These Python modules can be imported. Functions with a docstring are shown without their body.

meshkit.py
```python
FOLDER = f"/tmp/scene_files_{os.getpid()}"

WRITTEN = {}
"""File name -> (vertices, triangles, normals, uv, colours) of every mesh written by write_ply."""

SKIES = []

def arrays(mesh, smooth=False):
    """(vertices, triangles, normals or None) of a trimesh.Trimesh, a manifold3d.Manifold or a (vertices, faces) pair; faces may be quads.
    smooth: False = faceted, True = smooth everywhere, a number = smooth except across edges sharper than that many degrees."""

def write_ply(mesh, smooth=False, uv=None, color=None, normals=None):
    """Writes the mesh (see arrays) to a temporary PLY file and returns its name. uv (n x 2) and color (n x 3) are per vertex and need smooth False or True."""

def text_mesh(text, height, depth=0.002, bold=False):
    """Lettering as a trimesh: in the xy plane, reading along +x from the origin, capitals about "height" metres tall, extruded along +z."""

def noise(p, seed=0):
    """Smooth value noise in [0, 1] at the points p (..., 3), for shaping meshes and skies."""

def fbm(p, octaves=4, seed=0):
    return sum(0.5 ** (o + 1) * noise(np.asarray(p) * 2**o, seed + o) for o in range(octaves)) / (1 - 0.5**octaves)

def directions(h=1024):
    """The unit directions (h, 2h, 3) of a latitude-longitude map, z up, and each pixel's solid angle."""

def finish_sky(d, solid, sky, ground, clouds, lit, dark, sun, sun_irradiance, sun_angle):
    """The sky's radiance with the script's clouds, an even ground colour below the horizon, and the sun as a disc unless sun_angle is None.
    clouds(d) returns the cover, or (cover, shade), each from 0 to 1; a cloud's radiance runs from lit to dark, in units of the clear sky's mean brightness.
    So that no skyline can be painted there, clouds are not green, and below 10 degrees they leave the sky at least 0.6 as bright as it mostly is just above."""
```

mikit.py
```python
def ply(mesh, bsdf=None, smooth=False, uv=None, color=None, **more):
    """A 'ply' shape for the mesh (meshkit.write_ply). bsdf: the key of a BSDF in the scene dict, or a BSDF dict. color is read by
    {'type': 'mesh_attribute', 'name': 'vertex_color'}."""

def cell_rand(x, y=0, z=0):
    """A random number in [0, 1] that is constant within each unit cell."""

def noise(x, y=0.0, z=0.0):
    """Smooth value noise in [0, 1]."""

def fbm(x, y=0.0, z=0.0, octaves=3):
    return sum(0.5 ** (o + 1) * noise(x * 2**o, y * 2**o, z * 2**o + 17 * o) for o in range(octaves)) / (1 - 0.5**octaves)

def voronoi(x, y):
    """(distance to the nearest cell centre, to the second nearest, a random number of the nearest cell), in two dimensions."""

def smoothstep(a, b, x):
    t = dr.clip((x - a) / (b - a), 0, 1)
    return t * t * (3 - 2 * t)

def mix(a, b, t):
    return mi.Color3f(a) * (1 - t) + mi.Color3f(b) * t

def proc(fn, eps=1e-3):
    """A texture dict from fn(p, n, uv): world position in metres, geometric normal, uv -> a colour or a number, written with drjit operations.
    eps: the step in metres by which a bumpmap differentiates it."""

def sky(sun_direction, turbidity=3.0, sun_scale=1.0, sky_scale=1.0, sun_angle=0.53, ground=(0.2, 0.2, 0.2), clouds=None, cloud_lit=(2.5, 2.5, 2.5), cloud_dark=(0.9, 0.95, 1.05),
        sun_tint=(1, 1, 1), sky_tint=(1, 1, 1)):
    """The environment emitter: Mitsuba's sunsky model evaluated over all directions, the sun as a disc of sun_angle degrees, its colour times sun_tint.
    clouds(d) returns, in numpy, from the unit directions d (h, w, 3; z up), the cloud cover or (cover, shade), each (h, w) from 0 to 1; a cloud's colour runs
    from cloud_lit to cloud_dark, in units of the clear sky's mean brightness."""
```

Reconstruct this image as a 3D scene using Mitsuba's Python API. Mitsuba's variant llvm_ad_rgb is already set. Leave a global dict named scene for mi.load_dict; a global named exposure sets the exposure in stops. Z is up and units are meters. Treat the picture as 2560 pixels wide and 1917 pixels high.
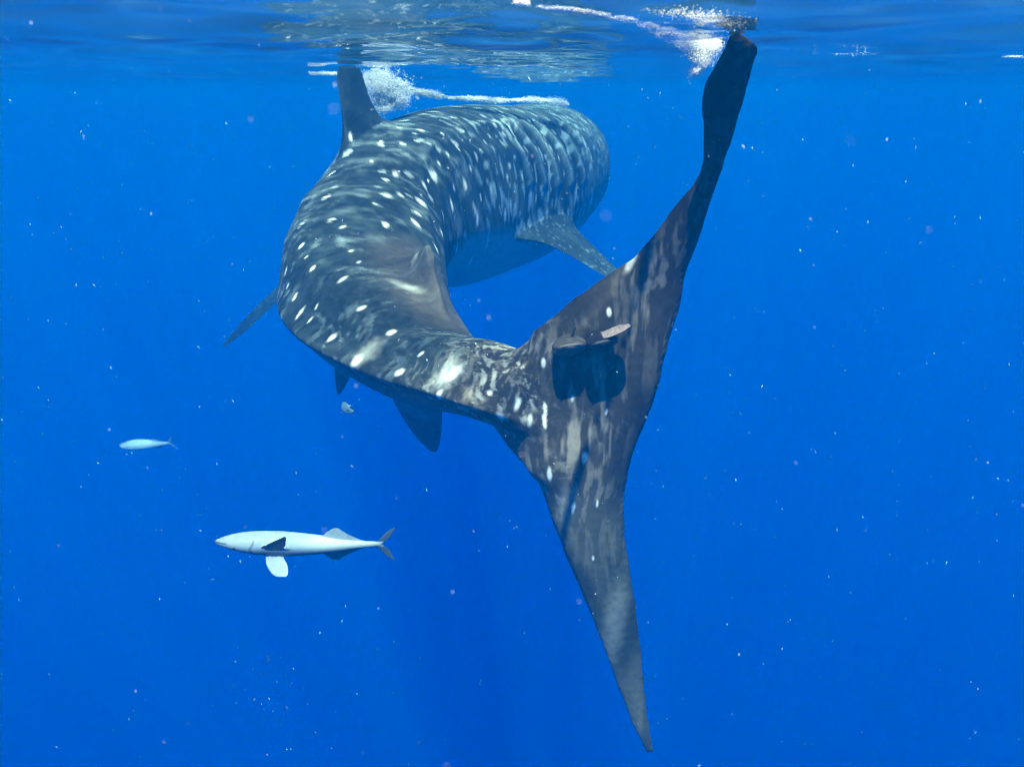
import math
import numpy as np, trimesh, manifold3d, mitsuba as mi
import mikit, meshkit
from scipy.spatial import cKDTree, Delaunay
from scipy.interpolate import CubicSpline, RBFInterpolator
import scipy.sparse as sp
import shapely
from shapely.geometry import Polygon

T = mi.ScalarTransform4f
scene, labels = {}, {}
rng = np.random.default_rng(7)

# ------------------------------------------------------------------ camera, light, water body
PITCH = math.radians(17.7)
scene['camera'] = {'type': 'thinlens', 'fov': 60.0, 'fov_axis': 'x', 'aperture_radius': 0.0045, 'focus_distance': 2.9, 'near_clip': 0.02, 'far_clip': 2000.0,
                   'to_world': T().look_at(origin=[0, 0, 0], target=[0, math.cos(PITCH), -math.sin(PITCH)], up=[0, 0, 1]),
                   'medium': {'type': 'ref', 'id': 'sea_medium'}}
exposure = 4.0
scene['sky'] = mikit.sky([-0.04, -0.5, 0.86], turbidity=3, sky_scale=0.12, ground=(0.0, 0.05, 0.2))
# the sea itself: everything stands in it, so it is the hazy medium of the scene
scene['sea_medium'] = {'type': 'homogeneous', 'albedo': {'type': 'rgb', 'value': [0.0, 0.30, 0.825]},
                       'sigma_t': {'type': 'rgb', 'value': [0.175, 0.083, 0.075]},
                       'phase': {'type': 'hg', 'g': 0.25}}
R = 200.0
LEVEL = 0.16
scene['haze'] = {'type': 'cube', 'to_world': T().translate([0, 0, -99.4]).scale([R, R, 100]), 'bsdf': {'type': 'null'},
                 'interior': {'type': 'ref', 'id': 'sea_medium'}}
labels['haze'] = {'kind': 'stuff', 'label': 'deep blue sea water fading everything to blue'}


def tag(key, label, category=None, group=None, kind=None):
    labels[key] = {'label': label}
    for k, x in (('category', category), ('group', group), ('kind', kind)):
        if x:
            labels[key][k] = x


# ------------------------------------------------------------------ water surface with waves
def wave_height(x, y):
    p = np.stack([x, y, 0 * x], -1)
    r = np.hypot(x, y)
    z = 0.055 * (meshkit.fbm(p * [0.6, 0.9, 1], 2, 1) - .5)
    z += 0.085 * (meshkit.fbm(p * [1.5, 3.4, 1], 2, 5) - .5) * (.35 + .65 * np.exp(-r / 4))
    z += 0.026 * (meshkit.fbm(p * [6, 10, 1], 2, 9) - .5) * np.exp(-r / 8)
    return LEVEL + z


xs = np.concatenate([-np.geomspace(R * .95, 6.05, 70), np.linspace(-6, 6, 480), np.geomspace(6.05, R * .95, 70)])
ys = np.concatenate([-np.geomspace(R * .95, 1.05, 40), np.linspace(-1, 9, 500), np.geomspace(9.05, R * .95, 90)])
X, Y = np.meshgrid(xs, ys, indexing='ij')
n, m = X.shape
i, j = np.meshgrid(np.arange(n - 1), np.arange(m - 1), indexing='ij')
q = np.stack([i * m + j, (i + 1) * m + j, (i + 1) * m + j + 1, i * m + j + 1], -1).reshape(-1, 4)


def painted_ripple_light(p, n, uv):
    # painted caustics: noise in the transmittance stands in for daylight focused by ripples
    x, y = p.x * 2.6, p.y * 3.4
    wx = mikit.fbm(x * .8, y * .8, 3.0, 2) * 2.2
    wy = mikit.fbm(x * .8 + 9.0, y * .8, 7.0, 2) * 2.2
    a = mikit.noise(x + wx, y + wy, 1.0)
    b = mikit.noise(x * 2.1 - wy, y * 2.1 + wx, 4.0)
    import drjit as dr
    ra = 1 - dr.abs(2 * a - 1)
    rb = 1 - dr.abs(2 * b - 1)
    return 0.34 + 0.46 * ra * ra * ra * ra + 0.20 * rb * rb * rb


scene['surface_glass'] = {'type': 'thindielectric', 'int_ior': 1.5, 'specular_transmittance': mikit.proc(painted_ripple_light)}
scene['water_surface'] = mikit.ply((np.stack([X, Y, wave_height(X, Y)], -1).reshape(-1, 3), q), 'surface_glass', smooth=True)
tag('water_surface', 'rippled underside of the sea surface mirroring the deep', kind='structure')


# ------------------------------------------------------------------ mesh helpers
def manifold(v, f):
    return manifold3d.Manifold(manifold3d.Mesh(np.ascontiguousarray(v, np.float32), np.ascontiguousarray(f, np.uint32)))


def grid_faces(nr, nc):
    a, b = np.meshgrid(np.arange(nr - 1), np.arange(nc), indexing='ij')
    b2 = (b + 1) % nc
    return np.vstack([np.stack([a * nc + b, a * nc + b2, (a + 1) * nc + b2], -1).reshape(-1, 3),
                      np.stack([a * nc + b, (a + 1) * nc + b2, (a + 1) * nc + b], -1).reshape(-1, 3)])


def closed_tube(rings):
    """rings (nr, nc, 3) -> closed mesh with a centre point on both ends, facing outwards"""
    nr, nc = rings.shape[:2]
    v = np.vstack([rings.reshape(-1, 3), rings[0].mean(0)[None], rings[-1].mean(0)[None]])
    k = np.arange(nc)
    f = np.vstack([grid_faces(nr, nc), np.stack([k * 0 + nr * nc, (k + 1) % nc, k], -1),
                   np.stack([k * 0 + nr * nc + 1, (nr - 1) * nc + k, (nr - 1) * nc + (k + 1) % nc], -1)])
    m_ = trimesh.Trimesh(v, f, process=False)
    if m_.volume < 0:
        f = f[:, ::-1]
    return v, f


def spline(points, k):
    p = np.asarray(points, float)
    d = np.r_[0, np.cumsum(np.linalg.norm(np.diff(p, axis=0), axis=1))]
    return CubicSpline(d / d[-1], p)(np.linspace(0, 1, k))


def fin(lead, trail, thick, step=0.014):
    """A fin from its leading and trailing edge (root to tip): lens-shaped sections, thickest a third back."""
    span = np.linalg.norm(np.diff(np.asarray(lead, float), axis=0), axis=1).sum()
    k = max(8, int(span / step))
    a, b = spline(lead, k), spline(trail, k)
    nc = max(8, int(np.linalg.norm(a - b, axis=1).max() / step))
    x = (1 - np.cos(np.linspace(0, np.pi, nc))) / 2
    prof = 1.9 * np.sqrt(x) * (1 - x) ** .8
    th = np.interp(np.linspace(0, 1, k), np.linspace(0, 1, len(thick)), thick)
    mid = (a + b) / 2
    sp_ = np.gradient(mid, axis=0)
    nrm = np.cross(b - a, sp_)
    nrm /= np.linalg.norm(nrm, axis=1, keepdims=True) + 1e-12
    base = a[:, None] + x[None, :, None] * (b - a)[:, None]
    off = (th[:, None] * prof[None])[..., None] * nrm[:, None] / 2
    rings = np.concatenate([base + off, (base - off)[:, -2:0:-1]], axis=1)
    return closed_tube(rings)


def masked_smooth(v, f, weight, times):
    e = np.vstack([f[:, [0, 1]], f[:, [1, 2]], f[:, [2, 0]]])
    nv = len(v)
    A = sp.coo_matrix((np.ones(len(e) * 2), (np.r_[e[:, 0], e[:, 1]], np.r_[e[:, 1], e[:, 0]])), (nv, nv)).tocsr()
    A.data[:] = 1
    D = sp.diags(1 / np.maximum(np.asarray(A.sum(1)).ravel(), 1)) @ A
    w = weight[:, None] * .6
    for _ in range(times):
        v = v + w * (D @ v - v)
    return v


def sstep(a, b, x):
    t = np.clip((x - a) / (b - a), 0, 1)
    return t * t * (3 - 2 * t)


def lerp(a, b, t):
    return a + (np.asarray(b) - a) * t[..., None]


# ------------------------------------------------------------------ the whale shark
# backbone from tail stalk to snout: centre x, y, z, half width, half height above, half height below, roll to the right
BACKBONE = np.array([[0.18,2.585,-0.972,0.035,0.15,0.08,0.05],[0.1,2.62,-0.932,0.085,0.16,0.09,0.1],[0.013,2.69,-0.909,0.125,0.15,0.1,0.15],[-0.107,2.82,-0.903,0.165,0.15,0.11,0.2],[-0.254,3.0,-0.909,0.22,0.14,0.14,0.25],[-0.413,3.25,-0.894,0.28,0.2,0.17,0.25],[-0.563,3.55,-0.849,0.33,0.26,0.21,0.22],[-0.647,3.85,-0.762,0.36,0.3,0.26,0.1],[-0.663,4.2,-0.65,0.36,0.34,0.34,-0.05],[-0.603,4.55,-0.541,0.37,0.38,0.43,-0.22],[-0.522,4.968,-0.504,0.4115,0.4215,0.5219,-0.22],[-0.391,5.525,-0.512,0.4751,0.4751,0.599,-0.1],[-0.202,6.105,-0.527,0.5203,0.4991,0.6159,0.0],[0.0,6.709,-0.55,0.5673,0.5127,0.6,0.0],[0.147,7.416,-0.56,0.6068,0.5281,0.5393,0.0],[0.255,8.069,-0.574,0.6109,0.5303,0.4611,0.0],[0.313,8.702,-0.582,0.5174,0.3528,0.2822,0.0]])
s_knots = np.r_[0, np.cumsum(np.linalg.norm(np.diff(BACKBONE[:, :3], axis=0), axis=1))]
LENGTH = s_knots[-1]
spine = CubicSpline(s_knots, BACKBONE)


def spine_frame(s):
    b = spine(s)
    t = spine(s, 1)[..., :3]
    t = t / np.linalg.norm(t, axis=-1, keepdims=True)
    right = np.cross(t, [0, 0, 1.0])
    right /= np.linalg.norm(right, axis=-1, keepdims=True)
    up = np.cross(right, t)
    a = b[..., 6:7]
    return b, t, right * np.cos(a) - up * np.sin(a), up * np.cos(a) + right * np.sin(a)


def body_point(s, phi, grow=1.0, detail=True):
    """phi: 0 = right flank, 90 = back, 180 = left flank, 270 = belly (degrees)"""
    b, t, right, up = spine_frame(s)
    ph = np.radians(phi)
    c, z = np.cos(ph), np.sin(ph)
    e = 2 / 2.3
    X_ = np.sign(c) * np.abs(c) ** e
    Z_ = np.sign(z) * np.abs(z) ** e
    g = grow
    if detail:
        def side(p0, w):
            d = np.minimum(np.abs((phi - p0 + 180) % 360 - 180), np.abs((phi - (180 - p0) + 180) % 360 - 180))
            return np.exp(-(d / w) ** 2)
        keel = sstep(.05, .3, s) * (1 - sstep(.9, 1.7, s))
        ridge = sstep(1.2, 2.2, s) * (1 - sstep(3.4, 4.0, s))
        g = g * (1 + .26 * keel * side(-8, 11) + ridge * (.022 * side(18, 5) + .026 * side(42, 5)))
        flap = sstep(3.30, 3.38, s) * (1 - sstep(4.55, 4.62, s)) * (np.abs(np.minimum(phi % 360, (180 - phi) % 360) - 12) < 38)
        ss = s + .005 * (np.minimum(phi % 360, (180 - phi) % 360) - 10)
        fr = ((ss - 3.1) / .25) % 1.0
        g = g * (1 + flap * (.06 * (1 - fr) ** 1.0 * sstep(0, .12, fr) - .02))
    return b[..., :3] + right * (b[..., 3] * X_ * g)[..., None] + up * (np.where(Z_ > 0, b[..., 4], b[..., 5]) * Z_ * g)[..., None]


ns, nphi = 440, 200
S_, PHI = np.meshgrid(np.linspace(0, LENGTH, ns), np.arange(nphi) * 360 / nphi, indexing='ij')
body_v, body_f = closed_tube(body_point(S_, PHI))

parts = [('body', body_v, body_f)]


def on_back(s, phi, dz=0.0, ds=0.0, dr=0.0):
    """a point near the body: on the surface at (s, phi), moved dz up, ds forward and dr to the right"""
    p = body_point(np.array(s, float), np.array(phi, float), detail=False)
    _, t, right, up = spine_frame(np.array(s, float))
    return p + dz * up + ds * t + dr * right


# second dorsal fin
def dorsal(s0, s1, h, sweep, tip, thick, lean=0.0, phi=76):
    lead = [on_back(s1, phi, -.12), on_back(s1, phi, 0.02), on_back(s1, phi, h * .5, -sweep * .42, lean * .4), on_back(s1, phi, h * .85, -sweep * .8, lean * .8), on_back(s1, phi, h, -sweep, lean)]
    trail = [on_back(s0, phi, -.12), on_back(s0, phi, .02), on_back(s0, phi, h * .45, -sweep * .42 + .10, lean * .4), on_back(s0, phi, h * .85, s1 - s0 - sweep - tip * 1.1, lean * .8), on_back(s0, phi, h * .97, s1 - s0 - sweep - tip, lean)]
    return fin(lead, trail, thick)


parts.append(('dorsal2', *dorsal(*(0.8, 1.28, 0.13, 0.16, 0.17, [0.18, 0.13, 0.08, 0.04], 0.0))))
for name, lead, trail, thick in [('dorsal', [[-0.508, 4.8, -0.383], [-0.61, 4.82, -0.245], [-0.703, 4.84, -0.1], [-0.751, 4.84, 0.035], [-0.769, 4.8, 0.127], [-0.773, 4.75, 0.161]], [[-0.863, 4.35, -0.422], [-0.83, 4.42, -0.224], [-0.83, 4.5, -0.074], [-0.848, 4.55, 0.046], [-0.858, 4.6, 0.121], [-0.854, 4.64, 0.158]], [0.22, 0.2, 0.16, 0.12, 0.09, 0.05]), ('pectoral_left', [[-0.972, 6.2, -0.82], [-1.391, 6.4, -1.077], [-1.783, 6.6, -1.359], [-2.143, 6.8, -1.676], [-2.327, 6.9, -1.879]], [[-0.773, 5.7, -0.933], [-1.24, 6.05, -1.128], [-1.625, 6.35, -1.34], [-2.005, 6.65, -1.651], [-2.308, 6.86, -1.881]], [0.1, 0.08, 0.055, 0.03, 0.012]), ('pectoral_right', [[0.382, 6.35, -0.742], [0.462, 6.2, -0.884], [0.546, 6.05, -0.955], [0.698, 5.9, -1.079], [0.836, 5.7, -1.195]], [[-0.109, 5.4, -0.714], [-0.012, 5.3, -0.777], [0.135, 5.45, -0.818], [0.304, 5.6, -0.904], [0.542, 5.67, -1.047], [0.808, 5.68, -1.212]], [0.17, 0.14, 0.1, 0.055, 0.015]), ('pelvic', [[-0.849, 4.1, -1.073], [-0.865, 4.15, -1.207], [-0.878, 4.2, -1.325], [-0.879, 4.25, -1.415]], [[-0.671, 4.0, -1.066], [-0.752, 4.1, -1.212], [-0.813, 4.17, -1.326], [-0.869, 4.25, -1.415]], [0.06, 0.04, 0.02, 0.01]), ('anal', [[-0.546, 3.6, -1.153], [-0.502, 3.75, -1.333], [-0.446, 3.85, -1.487], [-0.388, 3.9, -1.577]], [[-0.279, 3.45, -1.14], [-0.302, 3.6, -1.298], [-0.322, 3.75, -1.449], [-0.354, 3.88, -1.575]], [0.06, 0.05, 0.03, 0.012])]:
    parts.append((name, *fin(lead, trail, thick)))

# caudal fin: outline in space, a bent blade with its own thickness
OUTLINE = np.array([[0.502,2.154,0.158],[0.516,2.156,0.143],[0.534,2.157,0.14],[0.559,2.173,0.122],[0.572,2.185,0.109],[0.566,2.209,0.087],[0.57,2.262,0.031],[0.569,2.316,-0.031],[0.566,2.367,-0.097],[0.559,2.419,-0.174],[0.548,2.468,-0.256],[0.529,2.528,-0.377],[0.505,2.575,-0.504],[0.502,2.59,-0.579],[0.473,2.593,-0.692],[0.452,2.596,-0.836],[0.427,2.599,-0.927],[0.394,2.603,-1.022],[0.368,2.61,-1.135],[0.362,2.621,-1.247],[0.371,2.632,-1.374],[0.394,2.642,-1.504],[0.418,2.65,-1.621],[0.435,2.659,-1.743],[0.46,2.672,-1.92],[0.49,2.686,-2.126],[0.522,2.697,-2.308],[0.491,2.697,-2.272],[0.447,2.693,-2.177],[0.387,2.685,-2.008],[0.32,2.675,-1.819],[0.264,2.667,-1.664],[0.211,2.66,-1.53],[0.158,2.653,-1.392],[0.122,2.646,-1.282],[0.087,2.64,-1.182],[0.045,2.638,-1.122],[-0.001,2.713,-1.095],[-0.053,2.774,-1.057],[-0.122,2.851,-0.971],[-0.121,2.851,-0.885],[-0.031,2.749,-0.77],[0.025,2.681,-0.716],[0.079,2.633,-0.661],[0.13,2.628,-0.622],[0.181,2.621,-0.575],[0.229,2.609,-0.532],[0.26,2.6,-0.509],[0.356,2.568,-0.436],[0.419,2.524,-0.343],[0.436,2.506,-0.307],[0.462,2.48,-0.26],[0.489,2.456,-0.222],[0.506,2.43,-0.182],[0.501,2.398,-0.132],[0.494,2.363,-0.08],[0.487,2.341,-0.05],[0.478,2.328,-0.032],[0.473,2.302,0.001],[0.469,2.27,0.038],[0.472,2.253,0.055],[0.485,2.218,0.09],[0.494,2.182,0.123],[0.497,2.158,0.144]])


def blade(outline, step, half_thick, root=None):
    o2 = outline[:, [0, 2]]
    d = np.r_[0, np.cumsum(np.linalg.norm(np.diff(np.vstack([o2, o2[:1]]), axis=0), axis=1))]
    k = np.arange(0, d[-1], step)
    closed = np.vstack([outline, outline[:1]])
    edge = np.stack([np.interp(k, d, closed[:, c]) for c in range(3)], -1)
    for _ in range(1):
        edge = .5 * edge + .25 * (np.roll(edge, 1, 0) + np.roll(edge, -1, 0))
    wob = meshkit.fbm(edge * 13, 3, 77) - .5
    out_n = np.roll(edge, -1, 0) - np.roll(edge, 1, 0)
    out_n = np.stack([out_n[:, 2], 0 * wob, -out_n[:, 0]], -1)
    edge = edge + out_n / (np.linalg.norm(out_n, axis=1, keepdims=True) + 1e-9) * (wob * .011)[:, None]
    poly = Polygon(edge[:, [0, 2]])
    x0, z0, x1, z1 = poly.bounds
    gx, gz = np.meshgrid(np.arange(x0, x1, step), np.arange(z0, z1, step * .87), indexing='ij')
    gx = gx + (np.arange(gz.shape[1]) % 2)[None] * step / 2
    pts = np.stack([gx.ravel(), gz.ravel()], -1)
    inner = poly.buffer(-step * .55)
    pts = pts[shapely.contains_xy(inner, pts[:, 0], pts[:, 1])]
    ne = len(edge)
    all2 = np.vstack([edge[:, [0, 2]], pts])
    tri = Delaunay(all2).simplices
    cen = all2[tri].mean(1)
    tri = tri[shapely.contains_xy(poly, cen[:, 0], cen[:, 1])]
    mid = RBFInterpolator(outline[:, [0, 2]], outline[:, 1], smoothing=2e-4, kernel='thin_plate_spline')
    yy = mid(all2)
    dist = shapely.distance(poly.exterior, shapely.points(all2))
    dist[:ne] = 0
    th = half_thick(all2, dist)
    gr = np.stack([(mid(all2 + [1e-3, 0]) - yy) / 1e-3, (mid(all2 + [0, 1e-3]) - yy) / 1e-3], -1)
    nrm = np.stack([gr[:, 0], -np.ones(len(all2)), gr[:, 1]], -1)
    nrm /= np.linalg.norm(nrm, axis=1, keepdims=True)
    base = np.stack([all2[:, 0], yy, all2[:, 1]], -1)
    front, back = base + nrm * th[:, None], base - nrm * th[:, None]
    ni = len(pts)
    v = np.vstack([front, back[ne:]])
    remap = np.r_[np.arange(ne), np.arange(ni) + ne + ni]
    a, b, c = (all2[tri[:, 0]], all2[tri[:, 1]], all2[tri[:, 2]])
    ccw = (b[:, 0] - a[:, 0]) * (c[:, 1] - a[:, 1]) - (b[:, 1] - a[:, 1]) * (c[:, 0] - a[:, 0]) > 0
    tri = np.where(ccw[:, None], tri, tri[:, ::-1])
    return v, np.vstack([tri, remap[tri][:, ::-1]])


def tail_thickness(p, dist):
    root = np.exp(-(((p - [0.02, -0.88]) / [.30, .24]) ** 2).sum(1))
    h = .012 + .03 * np.exp(-((p[:, 1] + .9) / .7) ** 2) + .07 * root
    return h * np.sqrt(np.clip(dist / (.05 + .10 * root), 0, 1))


parts.append(('tail', *blade(OUTLINE, .013, tail_thickness)))

whole = None
for name, v_, f_ in parts:
    m_ = manifold(v_, f_)
    whole = m_ if whole is None else whole + m_
mesh_ = whole.to_mesh()
v, f = np.array(mesh_.vert_properties[:, :3], float), np.array(mesh_.tri_verts, int)
tm = trimesh.Trimesh(v, f, process=True)
v, f = np.array(tm.vertices), np.array(tm.faces)
# fillets where fins leave the body
trees = {name: cKDTree(v_) for name, v_, f_ in parts}
db = trees['body'].query(v)[0]
for name, reach, times in (('dorsal', .30, 160), ('dorsal2', .12, 60), ('tail', .09, 14), ('pectoral_left', .12, 40), ('pectoral_right', .12, 40), ('pelvic', .08, 30), ('anal', .08, 30)):
    if name in trees:
        dd = trees[name].query(v)[0]
        seam = (db < .02) & (dd < .02)
        if seam.any():
            ds_ = cKDTree(v[seam]).query(v)[0]
            v = masked_smooth(v, f, 1 - sstep(.3 * reach, reach, ds_), times)
tm = trimesh.Trimesh(v, f, process=False)
# finer skin where the animal is close
near = np.nonzero(v[f][:, :, 1].min(1) < 3.7)[0]
v, f = trimesh.remesh.subdivide(v, f, face_index=near)[:2]
near = np.nonzero((v[f][:, :, 1].min(1) < 3.3) & (np.linalg.norm(v[f][:, 0] - v[f][:, 1], axis=1) > .006))[0]
v, f = trimesh.remesh.subdivide(v, f, face_index=near)[:2]
shark_v, shark_f = v, f
dist_ = np.stack([trees[n_].query(v)[0] for n_, _, _ in parts], -1)
which = dist_.argmin(1)
part_name = np.array([p[0] for p in parts])[which]

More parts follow.
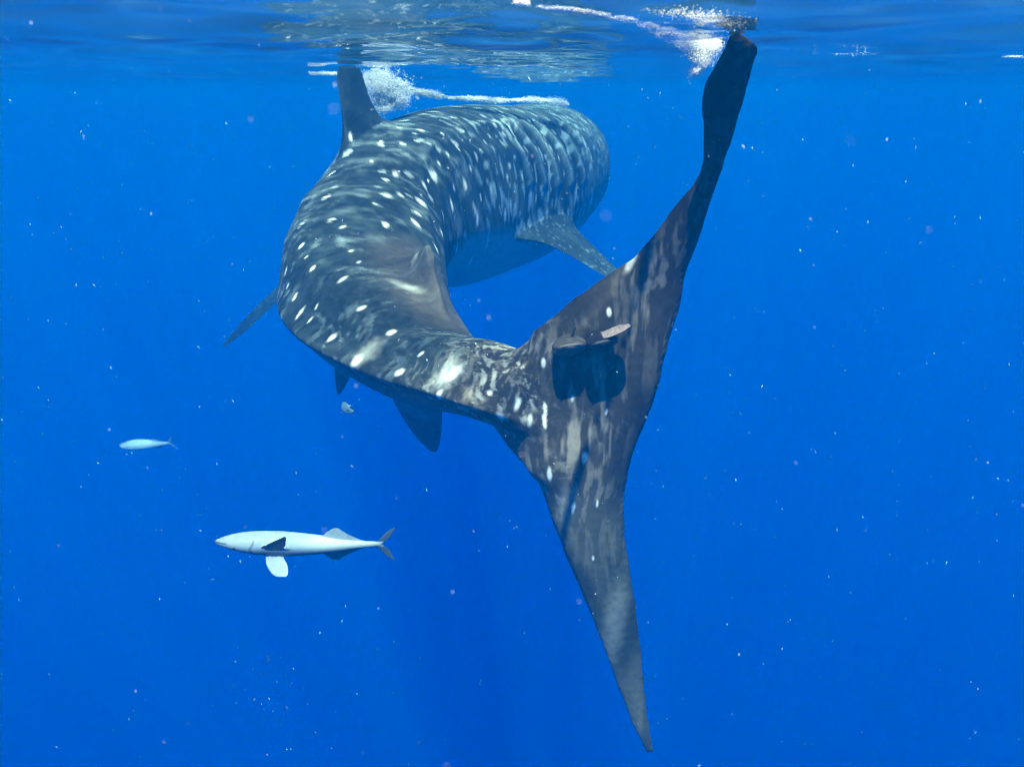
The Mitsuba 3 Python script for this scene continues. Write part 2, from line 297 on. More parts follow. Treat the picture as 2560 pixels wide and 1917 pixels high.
# skin: position along the body and round it
kb = trees['body'].query(v)[1]
kb = np.minimum(kb, ns * nphi - 1)
sv, pv = S_.ravel()[kb], PHI.ravel()[kb]
SPOTS = np.array([[-0.7876,4.4778,-0.168,-0.0016,-0.0097,-0.0221,0.0073,0.0028,-0.0008,0.8],
[-0.6333,4.4122,-0.1974,0.0039,-0.0115,-0.0162,0.0113,-0.0018,0.002,1.0],
[-0.6489,4.2183,-0.2693,0.0031,-0.0053,-0.0095,0.0067,-0.0016,0.0018,0.8],
[-0.5235,4.3914,-0.1965,0.0097,-0.0103,-0.0146,0.0076,0.0048,0.0042,1.0],
[-0.4599,4.4548,-0.1912,0.0108,-0.0073,-0.0117,0.0073,0.0054,0.006,0.85],
[-0.458,4.6202,-0.1443,0.0098,-0.0097,-0.0125,0.008,0.0056,0.0055,0.8],
[-0.4813,4.5504,-0.1584,0.0065,-0.0058,-0.0082,0.0059,0.0042,0.004,0.7],
[-0.5675,4.6389,-0.1324,0.0044,-0.0056,-0.0065,0.0058,0.0036,0.0033,0.7],
[-0.407,4.4663,-0.1998,0.0066,-0.005,-0.0059,0.005,0.0041,0.0048,0.8],
[-0.2618,4.8966,-0.1529,0.0111,-0.0013,-0.009,0.006,0.0044,0.0068,0.9],
[-0.3538,4.6597,-0.1622,0.0053,-0.0042,-0.0057,0.0037,0.0036,0.003,0.8],
[-0.1013,5.3478,-0.1364,0.0048,-0.0062,-0.0124,0.0094,0.0061,0.0032,0.9],
[-0.047,5.3759,-0.1901,0.008,-0.0023,-0.0133,0.0096,0.0066,0.0051,0.9],
[0.0241,5.5741,-0.1541,0.0043,-0.0007,-0.0112,0.0112,0.008,0.0037,0.8],
[-0.1484,5.0581,-0.2217,0.0063,-0.0018,-0.0132,0.0061,0.0051,0.0026,0.85],
[-0.1274,5.1743,-0.1941,0.0058,-0.0017,-0.0096,0.0052,0.0038,0.0028,0.8],
[0.0866,5.5532,-0.2806,0.0022,-0.0152,-0.0121,0.0097,0.0075,0.0013,0.9],
[0.0132,5.3415,-0.3195,0.0028,-0.001,-0.0153,0.0101,0.006,0.0014,1.0],
[-0.0166,5.2475,-0.3571,0.0047,-0.0012,-0.0126,0.0102,0.0066,0.0032,0.9],
[0.1021,5.5159,-0.3673,0.0,-0.0009,-0.0101,0.0106,0.0073,-0.0005,0.8],
[-0.1875,4.8212,-0.284,0.0063,-0.0007,-0.0238,0.0082,0.0058,0.0018,1.0],
[-0.2784,4.6863,-0.2326,0.01,-0.0008,-0.0117,0.0049,0.0047,0.0039,1.0],
[-0.3211,4.5354,-0.2564,0.0085,-0.0002,-0.0101,0.0057,0.0041,0.0045,1.0],
[-0.3537,4.3971,-0.2928,0.0057,0.001,-0.0167,0.0075,0.0045,0.0025,1.0],
[-0.2145,4.6984,-0.3362,0.0039,0.0,-0.015,0.0072,0.0052,0.0016,1.0],
[-0.3712,4.2743,-0.3437,0.0083,-0.0124,-0.0198,0.0106,0.0059,0.0034,1.0],
[-0.4012,4.1521,-0.3762,0.006,-0.0097,-0.02,0.0076,0.0041,0.0017,1.0],
[-0.2352,4.5588,-0.4029,0.0084,0.0021,-0.024,0.0105,0.0058,0.0033,1.0],
[-0.1135,4.9012,-0.4624,0.0037,-0.0006,-0.0215,0.0089,0.0059,0.001,1.0],
[-0.0263,5.1767,-0.4181,0.0034,-0.0011,-0.0188,0.0114,0.0071,0.0014,1.0],
[0.0645,5.3974,-0.434,0.0037,0.0116,-0.0247,0.0123,0.0072,0.0011,1.0],
[0.1523,5.6163,-0.4672,0.0016,-0.0013,-0.0165,0.0068,0.0051,0.0001,1.0],
[-0.4059,4.0349,-0.4373,0.0105,-0.019,-0.0173,0.0099,0.0116,0.0038,1.0],
[-0.5532,3.9681,-0.4003,0.0117,-0.0112,-0.0114,0.0059,0.0115,0.0048,1.0],
[-0.4924,3.9978,-0.3973,0.0055,0.0012,-0.0105,0.0053,0.0084,0.0027,1.0],
[-0.5315,4.1226,-0.3162,0.0094,-0.0122,-0.017,0.0098,-0.0003,0.0044,1.0],
[-0.5691,4.0757,-0.3428,0.0056,-0.0047,-0.0087,0.0048,0.0069,0.0026,1.0],
[-0.2931,4.3336,-0.4836,0.0066,-0.0094,-0.0226,0.0079,0.006,0.0015,1.0],
[-0.2822,4.411,-0.4038,0.0025,0.0021,-0.0164,0.0046,0.0035,0.0005,1.0],
[-0.3184,4.1633,-0.5103,0.0061,-0.0065,-0.0155,0.0049,0.0045,0.0013,1.0],
[-0.4134,3.9444,-0.4775,0.0059,-0.0084,-0.008,0.0054,0.0086,0.0025,1.0],
[-0.4182,3.8723,-0.5056,0.0123,-0.0085,-0.0159,0.0073,0.0048,0.0047,1.0],
[-0.5318,3.7527,-0.4957,0.0074,0.0031,-0.0085,0.0061,-0.0,0.0058,1.0],
[-0.5917,3.888,-0.4251,0.0068,-0.0047,-0.0071,0.0044,0.0033,0.0035,1.0],
[-0.3187,4.0407,-0.574,0.006,-0.0068,-0.0215,0.0043,0.0039,0.0007,1.0],
[-0.3291,3.8411,-0.6109,0.0068,-0.0071,-0.0171,0.0041,0.0037,0.001,1.0],
[-0.1802,4.6496,-0.592,0.0046,0.0168,-0.028,0.0098,0.0067,0.0012,1.0],
[-0.1639,4.7302,-0.486,0.0029,0.0004,-0.0175,0.0049,0.0038,0.0005,1.0],
[-0.0389,5.0889,-0.6189,0.0039,0.0131,-0.0302,0.0103,0.0075,0.0005,1.0],
[-0.133,4.8501,-0.7291,0.0016,0.0287,-0.0339,0.0082,0.0061,-0.0002,1.0],
[-0.27,4.3678,-0.6946,0.0011,-0.0041,-0.0247,0.0058,0.0046,-0.0004,1.0],
[-0.2217,4.706,-0.8173,-0.0008,0.0097,-0.0223,0.0051,0.0038,-0.0007,1.0],
[-0.2926,3.9849,-0.6959,0.0017,-0.0111,-0.0123,0.003,0.0029,-0.0002,1.0],
[-0.0068,5.1828,-0.5666,0.0051,0.0126,-0.0202,0.0056,0.0041,0.001,1.0],
[0.1476,5.5993,-0.5858,0.002,-0.0002,-0.0209,0.0055,0.0037,0.0001,1.0],
[0.2261,5.8123,-0.6848,0.0003,0.0012,-0.02,0.0107,0.007,-0.0008,1.0],
[0.1784,5.6896,-0.7298,0.0,-0.0027,-0.0105,0.0088,0.0043,-0.0006,1.0],
[0.0985,5.4971,-0.7156,-0.0015,0.0008,-0.0189,0.0059,0.0034,-0.0009,1.0],
[0.0493,5.339,-0.6442,0.0001,-0.0003,-0.0222,0.0043,0.003,-0.0004,1.0],
[0.2874,5.9434,-0.6498,0.0033,0.0111,-0.0281,0.006,0.0039,0.0001,1.0],
[0.4477,6.2996,-0.6296,-0.0012,0.0135,-0.0716,0.0126,0.0082,-0.0014,1.0],
[0.5902,6.7485,-0.7251,-0.0071,0.0176,-0.0768,0.0204,0.0154,-0.0043,1.0],
[0.7518,7.4542,-0.8079,-0.0053,-0.018,-0.0217,0.0147,0.0,-0.0025,1.0],
[0.7029,7.1397,-0.6602,0.0031,0.0155,-0.0544,0.0073,0.0057,-0.0005,0.8],
[0.2179,5.8727,-0.268,-0.0003,-0.0121,-0.0101,0.0066,0.0045,-0.0002,1.0],
[0.3104,6.0416,-0.3636,-0.0006,-0.0168,-0.0145,0.006,0.0039,-0.0002,1.0],
[0.3491,6.0889,-0.4727,0.0002,-0.0014,-0.0156,0.0076,0.0043,-0.0003,1.0],
[0.4706,6.3508,-0.4229,0.0006,0.0009,-0.0233,0.0078,0.0042,-0.0003,1.0],
[0.5074,6.4232,-0.4749,0.0003,-0.0014,-0.0164,0.0064,0.0041,-0.0003,1.0],
[0.336,6.1178,-0.2903,-0.0004,-0.0101,-0.0084,0.0056,0.0041,-0.0002,1.0],
[0.4106,6.2931,-0.3043,0.0006,0.0064,-0.0095,0.0098,-0.0,-0.0,1.0],
[-0.8421,4.2344,-0.3248,-0.0043,-0.0139,-0.0097,0.0062,-0.0044,-0.0028,1.0],
[-0.8177,3.9657,-0.4075,-0.0065,-0.0144,-0.0088,0.0066,-0.0039,-0.0046,1.0],
[-0.7549,3.7548,-0.4781,-0.0068,-0.0158,-0.009,0.0069,-0.004,-0.0048,1.0],
[-0.8964,3.8143,-0.5038,-0.0053,-0.016,-0.0117,0.0051,-0.0028,-0.0023,1.0],
[-0.7005,3.6876,-0.4976,-0.0068,-0.0156,-0.0087,0.0069,-0.0039,-0.0049,1.0],
[-0.865,3.6389,-0.5681,-0.0078,-0.0074,-0.0135,0.0081,-0.0044,-0.0036,1.0],
[-0.6389,3.5135,-0.569,-0.0047,-0.0054,-0.0067,0.0055,-0.0026,-0.0032,1.0],
[-0.783,3.4518,-0.6266,-0.0071,-0.0084,-0.0126,0.008,-0.004,-0.0035,1.0],
[-0.5965,3.4327,-0.5995,-0.0041,-0.007,-0.009,0.006,-0.0026,-0.0022,1.0],
[-0.6415,3.3168,-0.6446,-0.0055,-0.0173,-0.0084,0.0068,-0.0035,-0.0039,1.0],
[-0.9312,3.6175,-0.6709,-0.0048,-0.0053,-0.0169,0.0049,-0.0031,-0.0006,1.0],
[-0.8246,3.5426,-0.5979,-0.0036,-0.0077,-0.0071,0.0043,-0.0023,-0.0019,1.0],
[-0.8514,3.4154,-0.7342,-0.0061,-0.0084,-0.0171,0.0089,-0.0043,-0.0021,1.0],
[-0.7347,3.2631,-0.7375,-0.0026,-0.0087,-0.012,0.0065,-0.0029,-0.001,1.0],
[-0.8069,3.297,-0.7726,-0.002,-0.0222,-0.0121,0.0068,-0.0026,-0.0017,1.0],
[-0.9047,3.5236,-0.7124,-0.0032,-0.0072,-0.0134,0.0062,-0.003,-0.0009,1.0],
[-0.5431,3.126,-0.7135,-0.0172,-0.0056,-0.0091,0.0049,-0.0047,-0.007,1.0],
[-0.643,3.0717,-0.8078,-0.0069,-0.0202,-0.0127,0.0101,-0.0046,-0.0044,1.0],
[-0.4172,2.9687,-0.7623,-0.0134,-0.0087,-0.008,0.006,-0.0051,-0.007,1.0],
[-0.53,2.9099,-0.8467,-0.0111,-0.0117,-0.0148,0.0114,-0.006,-0.0061,1.0],
[-0.3002,2.8147,-0.7964,-0.0129,-0.0012,-0.0089,0.0039,-0.0033,-0.0045,1.0],
[-0.3696,2.7924,-0.8513,-0.0109,-0.0096,-0.0093,0.0076,-0.0104,-0.0036,1.0],
[-0.2312,2.6647,-0.8851,-0.0108,-0.0051,-0.012,0.0071,-0.0055,-0.0041,1.0],
[-0.0689,2.6017,-0.8606,-0.003,-0.0029,-0.0077,0.0077,-0.0046,-0.0014,1.0],
[-0.1848,2.6964,-0.8262,-0.0327,0.0085,-0.0181,0.0071,-0.0114,-0.0112,1.0],
[-0.2031,2.706,-0.8343,-0.0509,0.003,-0.0254,0.0122,-0.0217,-0.0182,0.45],
[-0.4928,2.9298,-0.8245,-0.0456,-0.0104,-0.0366,0.0207,-0.0151,-0.0196,0.3],
[0.0167,2.5603,-0.8847,-0.0069,-0.002,-0.0193,0.0075,-0.0014,-0.0024,1.0],
[-0.0363,2.5713,-0.9269,-0.0001,0.0042,-0.0117,0.0101,-0.0036,0.0013,0.7],
[0.0551,2.548,-0.9312,-0.0032,-0.0002,-0.02,0.0069,-0.0007,-0.001,0.7],
[-0.7524,3.2229,-0.7793,-0.0016,-0.0134,-0.008,0.0046,-0.0021,-0.0011,1.0],
[-0.3737,3.4799,-0.5689,0.0054,-0.0256,-0.0444,0.0161,-0.0105,0.003,0.35],
[-0.3968,3.3218,-0.6746,0.0434,-0.0269,-0.0186,0.0074,0.0111,0.0122,0.4],
[0.2871,2.5642,-0.5967,0.0014,-0.0009,-0.0122,0.0059,-0.0004,0.0006,1.0],
[0.095,2.573,-0.7569,0.0,-0.0034,-0.0127,0.0056,-0.0034,0.001,1.0],
[0.1009,2.5428,-0.8914,0.0017,-0.0018,-0.0187,0.0045,-0.0004,0.0006,1.0],
[0.0995,2.5428,-0.9304,0.0016,-0.0001,-0.0273,0.0061,-0.0005,0.0005,1.0],
[0.1823,2.5357,-0.8561,-0.0007,-0.0006,-0.0097,0.0038,-0.0002,-0.0003,0.9],
[0.2854,2.5326,-0.8994,-0.0016,-0.0002,-0.0114,0.0038,0.0002,-0.0008,0.8],
[0.2237,2.5365,-1.051,-0.0015,0.0015,-0.0165,0.0062,0.0002,-0.001,0.9],
[0.1171,2.5545,-1.1134,-0.0038,0.0066,-0.0206,0.0067,-0.0029,-0.0007,0.9],
[0.3467,2.5685,-0.4493,-0.0157,-0.0058,-0.0343,0.0094,-0.006,-0.0036,0.7],  # bright highlight on the upper lobe edge, painted as a smear
[0.1958,2.5823,-1.2424,-0.0017,0.005,-0.0215,0.0062,-0.0005,-0.0007,1.0],
[0.2717,2.575,-1.2221,0.0007,0.0031,-0.0131,0.0035,0.0001,-0.0,0.8],
[0.2677,2.6135,-1.4375,0.0004,0.0011,-0.0099,0.0043,-0.0004,0.0002,0.8],
[0.172,2.5807,-1.2285,-0.0053,0.0255,-0.0765,0.0248,-0.0014,-0.0032,0.16],
[0.3488,2.6408,-1.6971,-0.0167,0.0159,-0.1686,0.0361,-0.0065,-0.0032,0.12]])
nz = meshkit.noise
fb = meshkit.fbm
dark, pale, belly, white = np.array([.012, .019, .021]), np.array([.20, .25, .245]), np.array([.34, .38, .38]), np.array([.78, .77, .68])
flank = np.where(pv > 180, np.where(pv > 270, pv - 360, 180 - pv), np.minimum(pv, 180 - pv))  # -90 belly .. 90 back
rad = spine(sv)[:, 3]
around = np.radians(pv - 90) * rad
lean = sv + .0035 * flank * sstep(1.8, 3.0, sv)
q_ = np.stack([lean * 15, around * 3.4, 0 * sv], -1)
warp = fb(np.stack([sv * 3, around * 3, 0 * sv], -1), 2, 3) - .5
streak = fb(q_ + np.stack([warp * 1.6, 0 * sv, 0 * sv], -1), 4, 11)
fine = fb(np.stack([sv * 44, around * 24, 0 * sv], -1), 3, 21)
tone = .05 + (.46 - .20 * sstep(2.2, 3.2, sv)) * sstep(.52, .70, streak) * sstep(.32, .68, fine) * (.3 + .9 * fine) * (.4 + 1.2 * fb(np.stack([sv * 4, around * 4, 0 * sv], -1), 2, 21)) + .25 * sstep(.45, .75, fine) * sstep(3.2, 5.2, sv) + .16 * (fine - .5)
wl = fb(np.stack([lean * 8 + 2.5 * warp, around * 2.6 + 1.5 * warp, 0 * sv], -1), 3, 71)
wavy = sstep(.93, .995, 1 - np.abs(2 * wl - 1)) * sstep(.35, .65, fb(np.stack([sv * 5, around * 5, 0 * sv], -1), 2, 72))  # caustic-like streaks of light painted into the tone as thin pale lines
tone = tone + .13 * sstep(2.5, 4.0, sv) + .45 * wavy * (.4 + fine) * (1 - sstep(2.6, 3.4, sv))  # skin lightened towards the head to stand in for water haze
# thin pale bars round the body, broken up
bf = (lean / .19 + 1.1 * warp) % 1.0
bars = np.exp(-((bf - .5) / .075) ** 2) * sstep(.40, .62, fb(np.stack([lean * 6, around * 5, 0 * sv], -1), 3, 81)) * sstep(.9, 1.5, sv)
tone = tone + .30 * bars * (.3 + 1.2 * fine)
col = lerp(dark[None], pale, np.clip(tone, 0, 1))
# gill slits: shade painted dark into the gap behind each flap
gs = ((sv + .005 * (flank - 10) - 3.1) / .25)
gill = sstep(3.25, 3.34, sv) * (1 - sstep(4.52, 4.6, sv)) * sstep(-26, -18, flank) * (1 - sstep(44, 58, flank))
gf = gs % 1.0
gill_shade = gill * (sstep(.42, .62, gf) + (1 - sstep(.0, .06, gf)))
col = lerp(col, np.array([.008, .012, .015]), np.clip(gill_shade, 0, 1) * .85)
col = lerp(col, pale * 1.2, gill * sstep(.05, .16, gf) * (1 - sstep(.2, .42, gf)) * (.15 + .7 * fine))
# pale belly below the flank; shade under the tail stalk painted dark teal
low = sstep(-20, -34, flank + 8 * (streak - .5))
col = lerp(col, lerp(np.array([.06, .085, .09])[None], belly * .8, sstep(.8, 1.9, sv)), low)
# fins and tail
isfin = np.isin(part_name, ['pectoral_left', 'pectoral_right'])
fp = sstep(.68, .82, nz(v * 48, 5)) * .45 + .02 + .16 * fb(v * 12, 3, 2)
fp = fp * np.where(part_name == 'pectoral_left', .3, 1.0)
col[isfin] = lerp(dark[None], pale * 1.2, np.clip(fp, 0, 1))[isfin]
under = np.isin(part_name, ['pelvic', 'anal'])
col[under] = lerp(np.array([.07, .10, .10])[None], pale, .5 * sstep(.4, .8, fb(v * 8, 3, 12)))[under]
dl = part_name == 'dorsal'
col[dl] = lerp(dark[None] * .7, pale, .0 + .10 * sstep(.5, .8, fb(v * [9, 9, 4], 3, 4)))[dl]
tail = sstep(.50, .22, sv + (.10 * (nz(v * 9, 8) - .5))) * (db_ := 1.0)
tail = np.maximum(tail, (part_name == 'tail') * 1.0)
vs = v * [55, 55, 5.0] + (fb(v * 3, 2, 6)[:, None] - .5) * [3, 3, 0]
ts = fb(vs, 4, 14)
tb = fb(v * [5, 5, 2.2], 3, 33)
ttone = .015 + .95 * sstep(.49, .64, ts) * sstep(.30, .72, tb) + .14 * tb
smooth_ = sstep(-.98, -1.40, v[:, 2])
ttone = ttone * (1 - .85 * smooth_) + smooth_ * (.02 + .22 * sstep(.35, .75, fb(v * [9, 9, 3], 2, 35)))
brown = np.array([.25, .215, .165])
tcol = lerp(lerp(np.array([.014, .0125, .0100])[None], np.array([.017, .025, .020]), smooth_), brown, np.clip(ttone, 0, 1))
# mottled root of the tail: skin blotches with ripple dapple painted in pale
mw = (fb(v * 6, 2, 51)[:, None] - .5) * [9, 9, 2.5]
mr = fb(v * [40, 40, 10] + mw, 3, 41)
mgr = fb(v * [90, 90, 40], 2, 43)
mb = fb(v * [58, 58, 17] + mw * 1.4, 3, 47)
mot = (.75 * sstep(.54, .70, mb) * (.35 + .9 * mgr) + .30 * sstep(.90, .99, 1 - np.abs(2 * mr - 1)) * mgr) * (.2 + 1.1 * sstep(.35, .66, fb(v * 7, 2, 52)))
mot = mot * sstep(.46, .12, np.linalg.norm((v - [-.04, 2.7, -.88]) / [1.05, 1.6, .85], axis=1))
tcol = lerp(tcol, np.array([.32, .30, .25]), np.clip(mot, 0, 1))
tcol = tcol * (1 - .55 * sstep(-.52, -.22, v[:, 2]))[:, None]  # upper lobe darkened in the colour, standing in for its unlit side
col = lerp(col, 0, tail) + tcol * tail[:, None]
mcol = lerp(col, np.array([.33, .33, .30]), np.clip(mot * .8, 0, 1) * (1 - low))
col = np.where((part_name == 'body')[:, None], mcol, col)
d2 = np.maximum((part_name == 'dorsal2') * 1.0, sstep(.22, .05, trees['dorsal2'].query(v)[0]))
col = lerp(col, np.array([.075, .062, .050]) * (0.5 + fb(v * 12, 3, 9))[:, None], d2 * .75)
# small pale freckles thicken towards the head
fr_n = nz(np.stack([sv * 24, around * 17, 0 * sv], -1), 61)
freck = sstep(.70, .86, fr_n) * sstep(2.0, 3.2, sv) * (1 - low) * (part_name == 'body')
col = lerp(col, pale * 2.0, np.clip(freck * .75, 0, 1))
# rows of small round spots between the bars
ci, cj = lean / .19 + 1.1 * warp + .5, around / .15
gi, gj = np.floor(ci), np.floor(cj)
hsh = lambda k: np.modf(np.abs(np.sin(gi * 12.9898 + gj * 78.233 + k * 37.719)) * 43758.5453)[0]
du = (ci - gi - .5 - .36 * (hsh(1) - .5)) * .19
dv = (cj - gj - .5 - .36 * (hsh(2) - .5)) * .15
rs = .010 + .012 * hsh(3)
dots = (1 - sstep(.7, 1.25, np.hypot(du, dv * .8) / rs)) * (hsh(4) < .62) * sstep(1.5, 2.1, sv) * (1 - low) * (part_name == 'body') * (1 - .6 * gill)
col = lerp(col, np.array([.46, .50, .47]), np.clip(dots * .85, 0, 1))
# white spots and pale smears of the skin, and one painted tail highlight
if len(SPOTS):
    tree_v = cKDTree(v)
    for p in SPOTS:
        c, A, B, k_ = p[:3], p[3:6], p[6:9], p[9]
        idx = np.array(tree_v.query_ball_point(c, 2.2 * max(np.linalg.norm(A), np.linalg.norm(B))))
        if not len(idx):
            continue
        d = v[idx] - c
        a = d @ A / (A @ A)
        b = d @ B / (B @ B)
        rr = np.sqrt(a * a + b * b) + .45 * (nz(v[idx] * 60, 3) - .5)
        jit = (c * 977.7).sum() % 1.0
        rr = rr * (.88 + .34 * jit)
        soft = .52 if k_ > .75 else .75
        k_ = k_ * (1 - .30 * sstep(4.6, 6.2, c[1]))  # farther spots dimmed in the colour to imitate haze
        w = k_ * (1 - sstep(1 - soft, 1 + soft, rr))
        if k_ <= .75:
            w = w * (.45 + 1.1 * fine[idx])
        col[idx] = lerp(col[idx], white, np.clip(w, 0, 1))
grain = fb(v * 55, 3, 91)
col = col * (.70 + .76 * grain)[:, None]
col = np.clip(col, .005, .9)
scene['shark_skin'] = {'type': 'principled', 'base_color': {'type': 'mesh_attribute', 'name': 'vertex_color'}, 'roughness': .5, 'specular': .12}
scene['whale_shark'] = mikit.ply((v, f), 'shark_skin', smooth=True, color=col)
tag('whale_shark', 'huge dark spotted shark swimming away just under the surface, tail fin towards the viewer', 'shark')

# ------------------------------------------------------------------ remoras
scene['fish_skin'] = {'type': 'principled', 'base_color': {'type': 'mesh_attribute', 'name': 'vertex_color'}, 'roughness': .45, 'specular': .3}
scene['eye_black'] = {'type': 'principled', 'base_color': {'type': 'rgb', 'value': [.01, .01, .012]}, 'roughness': .2, 'specular': .5}


def unit(a):
    a = np.asarray(a, float)
    return a / np.linalg.norm(a)


def remora(key, nose, tail, back_dir, colours, fins, bend=0.0, droop=0.0, res=.010, eye=True, girth=1.0, fork=.12, crest=1.0, anal=None, notch=.955, fan=None, chunky=False, arch=0.0):
    """One fish: x runs from nose to tail, z to its back, y to its left; all lengths in body lengths.
    colours: (back, belly, fin, streak strength); fins: [(lead, trail, thickness, colour)] in these coordinates."""
    nose, tail = np.asarray(nose, float), np.asarray(tail, float)
    size = np.linalg.norm(tail - nose)
    ax = (tail - nose) / size
    back = np.asarray(back_dir, float)
    back = unit(back - ax * (back @ ax))
    left = np.cross(ax, back)

    def world(p):
        p = np.asarray(p, float)
        y = p[..., 1] + bend * np.sin(np.clip(p[..., 0], 0, 1) * np.pi) + droop * np.clip(p[..., 0] - .55, 0, 1) ** 2
        return nose + size * (p[..., :1] * ax + y[..., None] * left + (p[..., 2:3] + arch * np.sin(np.clip(p[..., :1], 0, 1) * np.pi)) * back)

    xs_ = np.array([0, .012, .04, .10, .18, .30, .42, .55, .70, .82, .90, .94])
    hw = np.array([.006, .016, .032, .054, .068, .072, .068, .058, .040, .022, .012, .006]) * girth
    hu = np.array([.006, .014, .022, .036, .052, .064, .064, .054, .036, .021, .017, .016]) * girth
    hd = np.array([.005, .012, .024, .044, .060, .070, .068, .056, .037, .021, .017, .016]) * girth
    if chunky:
        # chunky fish seen from behind: broad body without a thin stalk
        hu = hd = np.array([.02, .08, .14, .20, .24, .26, .27, .27, .26, .24, .21, .17]) * girth
        hw = np.array([.02, .06, .10, .14, .17, .15, .15, .14, .12, .09, .06, .03]) * girth
    k, nc = int(.94 / res), max(20, int(.42 / res))
    xx = (np.linspace(0, 1, k) ** 1.25) * .94
    prof = [np.maximum(CubicSpline(xs_, a_)(xx), .004) for a_ in (hw, hu, hd)]
    ph = np.arange(nc) * 2 * np.pi / nc
    c, z = np.cos(ph)[None], np.sin(ph)[None]
    rings = np.stack([np.broadcast_to(xx[:, None], (k, nc)), prof[0][:, None] * np.sign(c) * np.abs(c) ** .9, np.where(z > 0, prof[1][:, None], prof[2][:, None]) * z], -1)
    bv, bf = closed_tube(rings)
    pieces = [(bv, bf, None)]
    h = fork
    if fan is None:
        pieces.append((*fin([(.88, 0, .004), (.925, 0, h * .42), (.965, 0, h * .8), (1.0, 0, h)], [(.90, 0, -.004), (notch, 0, h * .30), (.96 + .5 * (notch - .905), 0, h * .72), (1.006, 0, h)], [.018, .010, .006, .003], res), colours[2]))
        pieces.append((*fin([(.88, 0, -.004), (.925, 0, -h * .42), (.965, 0, -h * .8), (1.0, 0, -h)], [(.90, 0, .004), (notch, 0, -h * .30), (.96 + .5 * (notch - .905), 0, -h * .72), (1.006, 0, -h)], [.018, .010, .006, .003], res), colours[2]))
    else:
        fx = np.array([.86, .90, .95, 1.0, 1.06, 1.10])
        fw = h * np.array([.30, .62, .90, 1.0, .80, .30])
        fy = fan * np.clip(fx - .88, 0, 1) * (1 + 2 * np.clip(fx - .88, 0, 1))
        pieces.append((*fin(np.stack([fx, fy, -fw], -1), np.stack([fx, fy - .02, fw], -1), [.03, .02, .014, .010, .008, .006], res * .7), colours[2]))
    for sgn, hb, fc in ((1, .052, colours[2]), (-1, .060, anal or colours[2])):
        hb = hb * girth * crest
        pieces.append((*fin([(.57, 0, sgn * .03), (.62, 0, sgn * (.052 + hb * .5)), (.66, 0, sgn * (.048 + hb))], [(.86, 0, sgn * .012), (.78, 0, sgn * .045), (.685, 0, sgn * (.048 + hb))], [.016, .008, .004], res), fc))
    for lead, trail, thick, col_ in fins:
        pieces.append((*fin(lead, trail, thick, res), col_))
    solid = None
    for pv_, pf_, _ in pieces:
        p_ = manifold(pv_, pf_)
        solid = p_ if solid is None else solid + p_
    me = solid.to_mesh()
    t_ = trimesh.Trimesh(np.array(me.vert_properties[:, :3], float), np.array(me.tri_verts, int), process=True)
    lv, lf = np.array(t_.vertices), np.array(t_.faces)
    dists = np.stack([cKDTree(p_[0]).query(lv)[0] for p_ in pieces], -1)
    seam = (dists[:, 0] < .01) & (np.sort(dists[:, 1:], 1)[:, 0] < .01)
    if seam.any():
        lv = masked_smooth(lv, lf, 1 - sstep(.008, .03, cKDTree(lv[seam]).query(lv)[0]), 12)
    wh = dists.argmin(1)
    grain = fb(lv * [14, 60, 60], 3, 4)
    up_ = sstep(-.035, .030, lv[:, 2] + .012 * (grain - .5))
    cc = lerp(np.asarray(colours[1], float)[None] * np.ones((len(lv), 1)), colours[0], up_)
    cc = cc * (1 + colours[3] * (fb(lv * [60, 9, 9], 3, 8) - .5) + .3 * (grain - .5))[:, None]
    for n_, p_ in enumerate(pieces):
        if p_[2] is not None:
            ray = .8 + .4 * fb(lv * [90, 90, 20], 2, 3) if not chunky else .35 + 1.3 * fb(lv * [5, 5, 75], 2, 3)
            cc = np.where((wh == n_)[:, None], np.asarray(p_[2])[None] * ray[:, None], cc)
    # mouth line and gill edge
    cc[(np.abs(lv[:, 2] + .004 + .10 * lv[:, 0]) < .004) & (lv[:, 0] < .075) & (wh == 0)] *= .35
    cc[(np.abs(lv[:, 0] - .205 - .4 * np.abs(lv[:, 2])) < .006) & (np.abs(lv[:, 2]) < .045) & (wh == 0)] *= .5
    wv = world(lv)
    if np.linalg.det(np.stack([ax, left, back])) < 0:
        lf = lf[:, ::-1]
    scene[key] = mikit.ply((wv, lf), 'fish_skin', smooth=True, color=np.clip(cc, .004, .9))
    if eye:
        for sgn in (1, -1):
            e_ = trimesh.creation.icosphere(2, .0085 * size)
            e_.apply_translation(world(np.array([.115, sgn * .056 * girth, .006])))
            k_ = key + '__eye' + ('' if sgn == 1 else '_001')
            scene[k_] = mikit.ply(e_, 'eye_black', smooth=True)


def paired(side, root0, root1, tip, width, col_, thick=.018):
    r0, r1, tp = (np.array(a_, float) for a_ in (root0, root1, tip))
    mid_ = (r0 + r1) / 2
    along = unit(r1 - r0)
    return ([r0, r0 * .55 + tp * .45 - along * width * .35, tp - along * width * .28, tp], [r1, r1 * .5 + tp * .5 + along * width * .42, tp + along * width * .30, tp + along * .004], [thick, thick * .7, thick * .4, .003], col_)


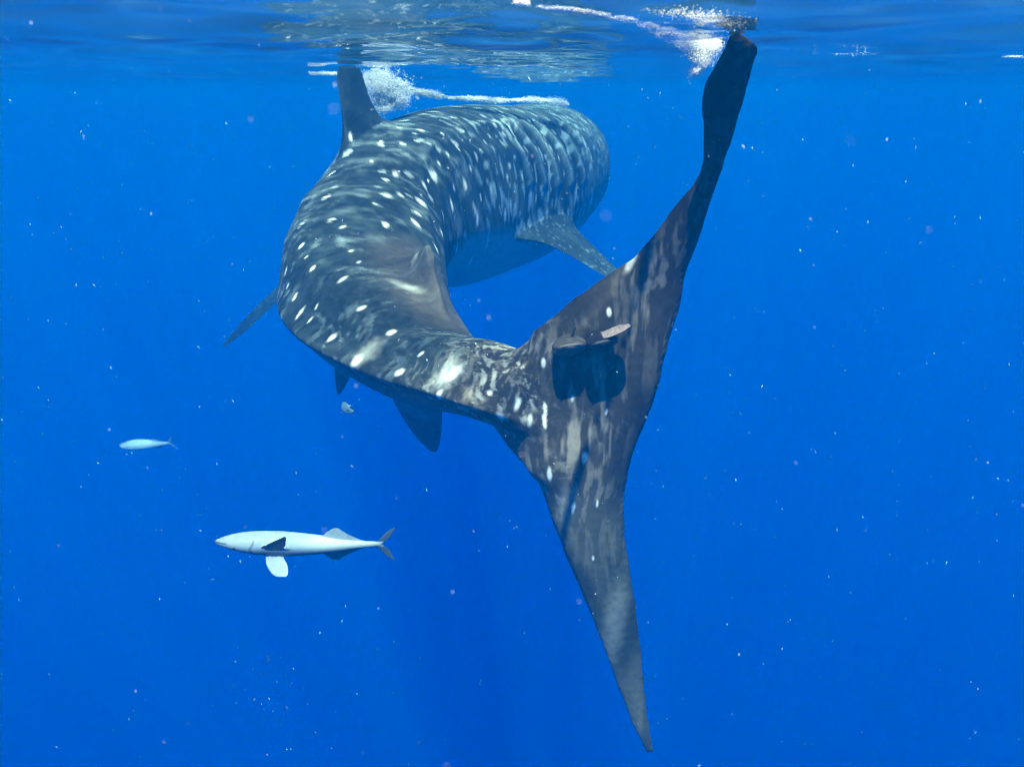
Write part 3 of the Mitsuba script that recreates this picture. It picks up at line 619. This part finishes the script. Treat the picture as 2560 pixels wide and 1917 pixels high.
pale_fish, dark_fin = [.66, .70, .67], [.035, .045, .05]
remora('remora', [-1.1189,3.0,-1.581], [-0.4521,3.05,-1.6176], (0.02, .08, -1.0), ([.07, .10, .11], pale_fish, [.06, .08, .09], .12),
       [([(.235, -.050, .01), (.31, -.090, -.055), (.405, -.122, -.125)], [(.385, -.058, .02), (.402, -.088, -.045), (.415, -.123, -.122)], [.020, .012, .003], dark_fin),
        paired(1, (.27, -.03, .035), (.36, -.035, .03), (.375, -.10, .15), .09, [.80, .80, .77])], bend=.012, arch=.02, fork=.105, notch=.97, anal=[.34, .38, .38])
tag('remora', 'pale remora swimming left below the shark with its white belly turned up', 'fish')
remora('remora_001', [-2.8506,6.0,-2.3892], [-2.4092,5.9,-2.3279], (0.1, -.35, .93), ([.40, .44, .46], [.62, .64, .64], [.36, .42, .44], .3),
       [paired(1, (.24, -.05, -.02), (.30, -.055, -.02), (.36, -.12, -.05), .05, [.3, .36, .38])], eye=False, res=.016, girth=1.25, crest=.8, droop=.0)
tag('remora_001', 'small hazy silver remora swimming left at the far left edge', 'fish')
remora('remora_002', [-1.0662,5.3,-1.8174], [-0.9345,5.05,-1.7853], (-.6, -.2, .5), ([.16, .22, .25], [.85, .85, .82], [.03, .05, .06], .2),
       [paired(1, (.24, -.05, -.02), (.30, -.055, -.02), (.36, -.12, -.05), .05, [.8, .8, .78])], eye=False, res=.016, bend=.10, girth=1.2, fork=.2)
tag('remora_002', 'tiny white and dark fish curled in the water under the shark belly', 'fish')
# two remoras holding on to the tail fin, seen from behind
remora('remora_003', [0.1673,2.57,-0.7014], [0.1673,2.42,-0.6614], np.cross([-.14, .05, .99], np.array([0.1673,2.42,-0.6614]) - [0.1673,2.57,-0.7014]), ([.085, .074, .063], [.075, .066, .056], [.030, .026, .022], 1.7),
       [paired(1, (.35, .10, .02), (.60, .10, .06), (.66, .32, .14), .2, [.022, .018, .016])], eye=False, girth=1.22, fork=.24, crest=.2, res=.02, chunky=True)
tag('remora_003', 'streaked grey brown remora clinging to the tail fin, left of a pair', 'fish')
remora('remora_004', [0.2548,2.57,-0.6816], [0.2598,2.4,-0.6466], np.cross([-.18, .0, .97], np.array([0.2598,2.4,-0.6466]) - [0.2548,2.57,-0.6816]), ([.016, .013, .013], [.015, .013, .013], [.02, .016, .016], .5),
       [paired(1, (.52, .12, .02), (.88, .07, .02), (.82, .20, .46), .46, [.33, .245, .23], .07)], eye=False, girth=1.05, fork=.22, crest=.2, res=.02, chunky=True)
tag('remora_004', 'dark remora with a pink fin clinging to the tail fin, right of a pair', 'fish')

# ------------------------------------------------------------------ bubbles and foam under the surface
scene['foam_white'] = {'type': 'principledthin', 'base_color': {'type': 'rgb', 'value': [.94, .95, .94]}, 'roughness': .6, 'diff_trans': 0.5, 'eta': 1.2}
BALL = trimesh.creation.octahedron() if hasattr(trimesh.creation, 'octahedron') else trimesh.convex.convex_hull(np.vstack([np.eye(3), -np.eye(3)]))


def bubbles(centres, radii):
    nb, nv = len(centres), len(BALL.vertices)
    jit = 1 + .35 * (rng.random((nb, nv, 1)) - .5)
    sc = radii[:, None, None] * (1 + .5 * (rng.random((nb, 1, 3)) - .5))
    v_ = centres[:, None] + BALL.vertices[None] * jit * sc
    f_ = BALL.faces[None] + (np.arange(nb) * nv)[:, None, None]
    return v_.reshape(-1, 3), f_.reshape(-1, 3)


def foam(key, label, spine_pts, widths, count, size, tall):
    """bubbles scattered round a polyline: widths across, tall up and down, denser in clumps"""
    pts = np.asarray(spine_pts, float)
    d = np.r_[0, np.cumsum(np.linalg.norm(np.diff(pts, axis=0), axis=1))]
    out_c, out_r = [], []
    need = count
    while need > 0:
        k = rng.random(count * 2) * d[-1]
        c = np.stack([np.interp(k, d, pts[:, a_]) for a_ in range(3)], -1)
        w = np.interp(k, d, widths)
        tl = np.interp(k, d, tall)
        c = c + rng.normal(0, 1, c.shape) * np.stack([w, w, tl], -1) * .42
        dens = nz(c * 16, 5) * .6 + nz(c * 45, 6) * .4
        keep = rng.random(len(c)) < sstep(.38, .62, dens)
        c, w = c[keep][:need], w[keep][:need]
        out_c.append(c)
        out_r.append(size * rng.lognormal(0, .45, len(c)))
        need -= len(c)
    v_, f_ = bubbles(np.vstack(out_c), np.concatenate(out_r))
    scene[key] = mikit.ply((v_, f_), 'foam_white', smooth=True)
    tag(key, label, 'foam', kind='stuff')


foam('foam', 'white cloud of bubbles churned up beside the first dorsal fin', [(-.72, 4.95, .10), (-.645, 5.0, .05), (-.67, 4.95, -.02)], [.09, .11, .07], 60000, .0016, [.05, .08, .05])
foam('foam_001', 'thin line of white bubbles standing in for surface glare along the back of the shark', [(-.62, 5.05, .07), (-.54, 5.12, .045), (-.46, 5.2, .035), (-.36, 5.32, .012), (-.20, 5.5, .008), (-.10, 5.64, -.006), (.02, 5.8, .0), (.12, 5.94, .004), (.20, 6.05, -.006), (.30, 6.2, -.012), (.37, 6.32, -.03)], [.05, .03, .05, .03, .06, .04, .07, .05, .06, .06, .02], 26000, .0017, [.035, .012, .022, .008, .014, .020, .008, .022, .010, .030, .006])  # added bubbles take the place of the bright surface line over the back
foam('foam_002', 'short line of foam left of the first dorsal fin tip', [(-1.05, 4.95, .135), (-.92, 4.85, .13), (-.80, 4.75, .125)], [.03, .03, .02], 3500, .0014, [.010, .008, .010])
foam('foam_003', 'long bright wake of foam trailing from the upper tail tip', [(.01, 1.63, .158), (.12, 1.77, .157), (.24, 1.94, .155), (.31, 2.09, .152), (.40, 2.3, .145), (.47, 2.42, .135)], [.010, .014, .016, .018, .03, .035], 30000, .0007, [.003, .004, .004, .006, .014, .022])
foam('foam_004', 'bright splash of bubbles beside the upper tail tip', [(.50, 2.42, .14), (.475, 2.40, .10), (.455, 2.38, .062)], [.035, .03, .012], 18000, .0008, [.02, .03, .02])
foam('foam_005', 'scattered bright bubbles above the upper tail tip', [(.30, 1.75, .155), (.38, 1.85, .152), (.45, 2.0, .15)], [.06, .06, .06], 2200, .0008, [.010, .010, .012])
foam('foam_006', 'white sliver of foam at the surface near the right edge', [(1.80, 3.42, .150), (1.95, 3.5, .149)], [.02, .03], 1200, .0012, [.003, .004])

foam('foam_007', 'row of white flecks standing in for light glints on the surface right of the tail tip', [(.95, 3.0, .148), (1.05, 3.05, .143), (1.22, 3.1, .147)], [.03, .04, .03], 46, .0015, [.004, .012, .004])  # added flecks imitate glints of light on the waves
# ------------------------------------------------------------------ drifting specks in the water
scene['speck'] = {'type': 'twosided', 'bsdf': {'type': 'diffuse', 'reflectance': {'type': 'mesh_attribute', 'name': 'vertex_color'}}}
OCT = BALL
NS = 22000
cen = np.stack([rng.uniform(-4.5, 4.5, NS), rng.uniform(.45, 7.5, NS), rng.uniform(-4.5, .12, NS)], -1)
sz = .0006 * rng.lognormal(0, .72, NS)
sz = np.minimum(sz, np.maximum(.0009 * cen[:, 1], .0008))
stretch = np.stack([rng.uniform(.6, 1.0, NS), rng.uniform(.6, 1.0, NS), rng.uniform(1.0, 3.2, NS)], -1)
tilt = rng.normal(.25, .35, NS)
ct, st = np.cos(tilt), np.sin(tilt)
lv_ = OCT.vertices[None] * (sz[:, None] * stretch)[:, None]
lv_ = np.stack([lv_[..., 0] * ct[:, None] - lv_[..., 2] * st[:, None], lv_[..., 1], lv_[..., 0] * st[:, None] + lv_[..., 2] * ct[:, None]], -1) + cen[:, None]
pink = (rng.random(NS) < .18)[:, None, None]
tone_ = np.where(pink, np.array([.62, .47, .43]), np.array([.72, .74, .70])) * np.ones_like(lv_)
fo = (OCT.faces[None] + (np.arange(NS) * len(OCT.vertices))[:, None, None]).reshape(-1, 3)
scene['drifting_specks'] = mikit.ply((lv_.reshape(-1, 3), fo), 'speck', color=tone_.reshape(-1, 3))
tag('drifting_specks', 'countless pale and pinkish specks of plankton drifting in the water', 'plankton', kind='stuff')
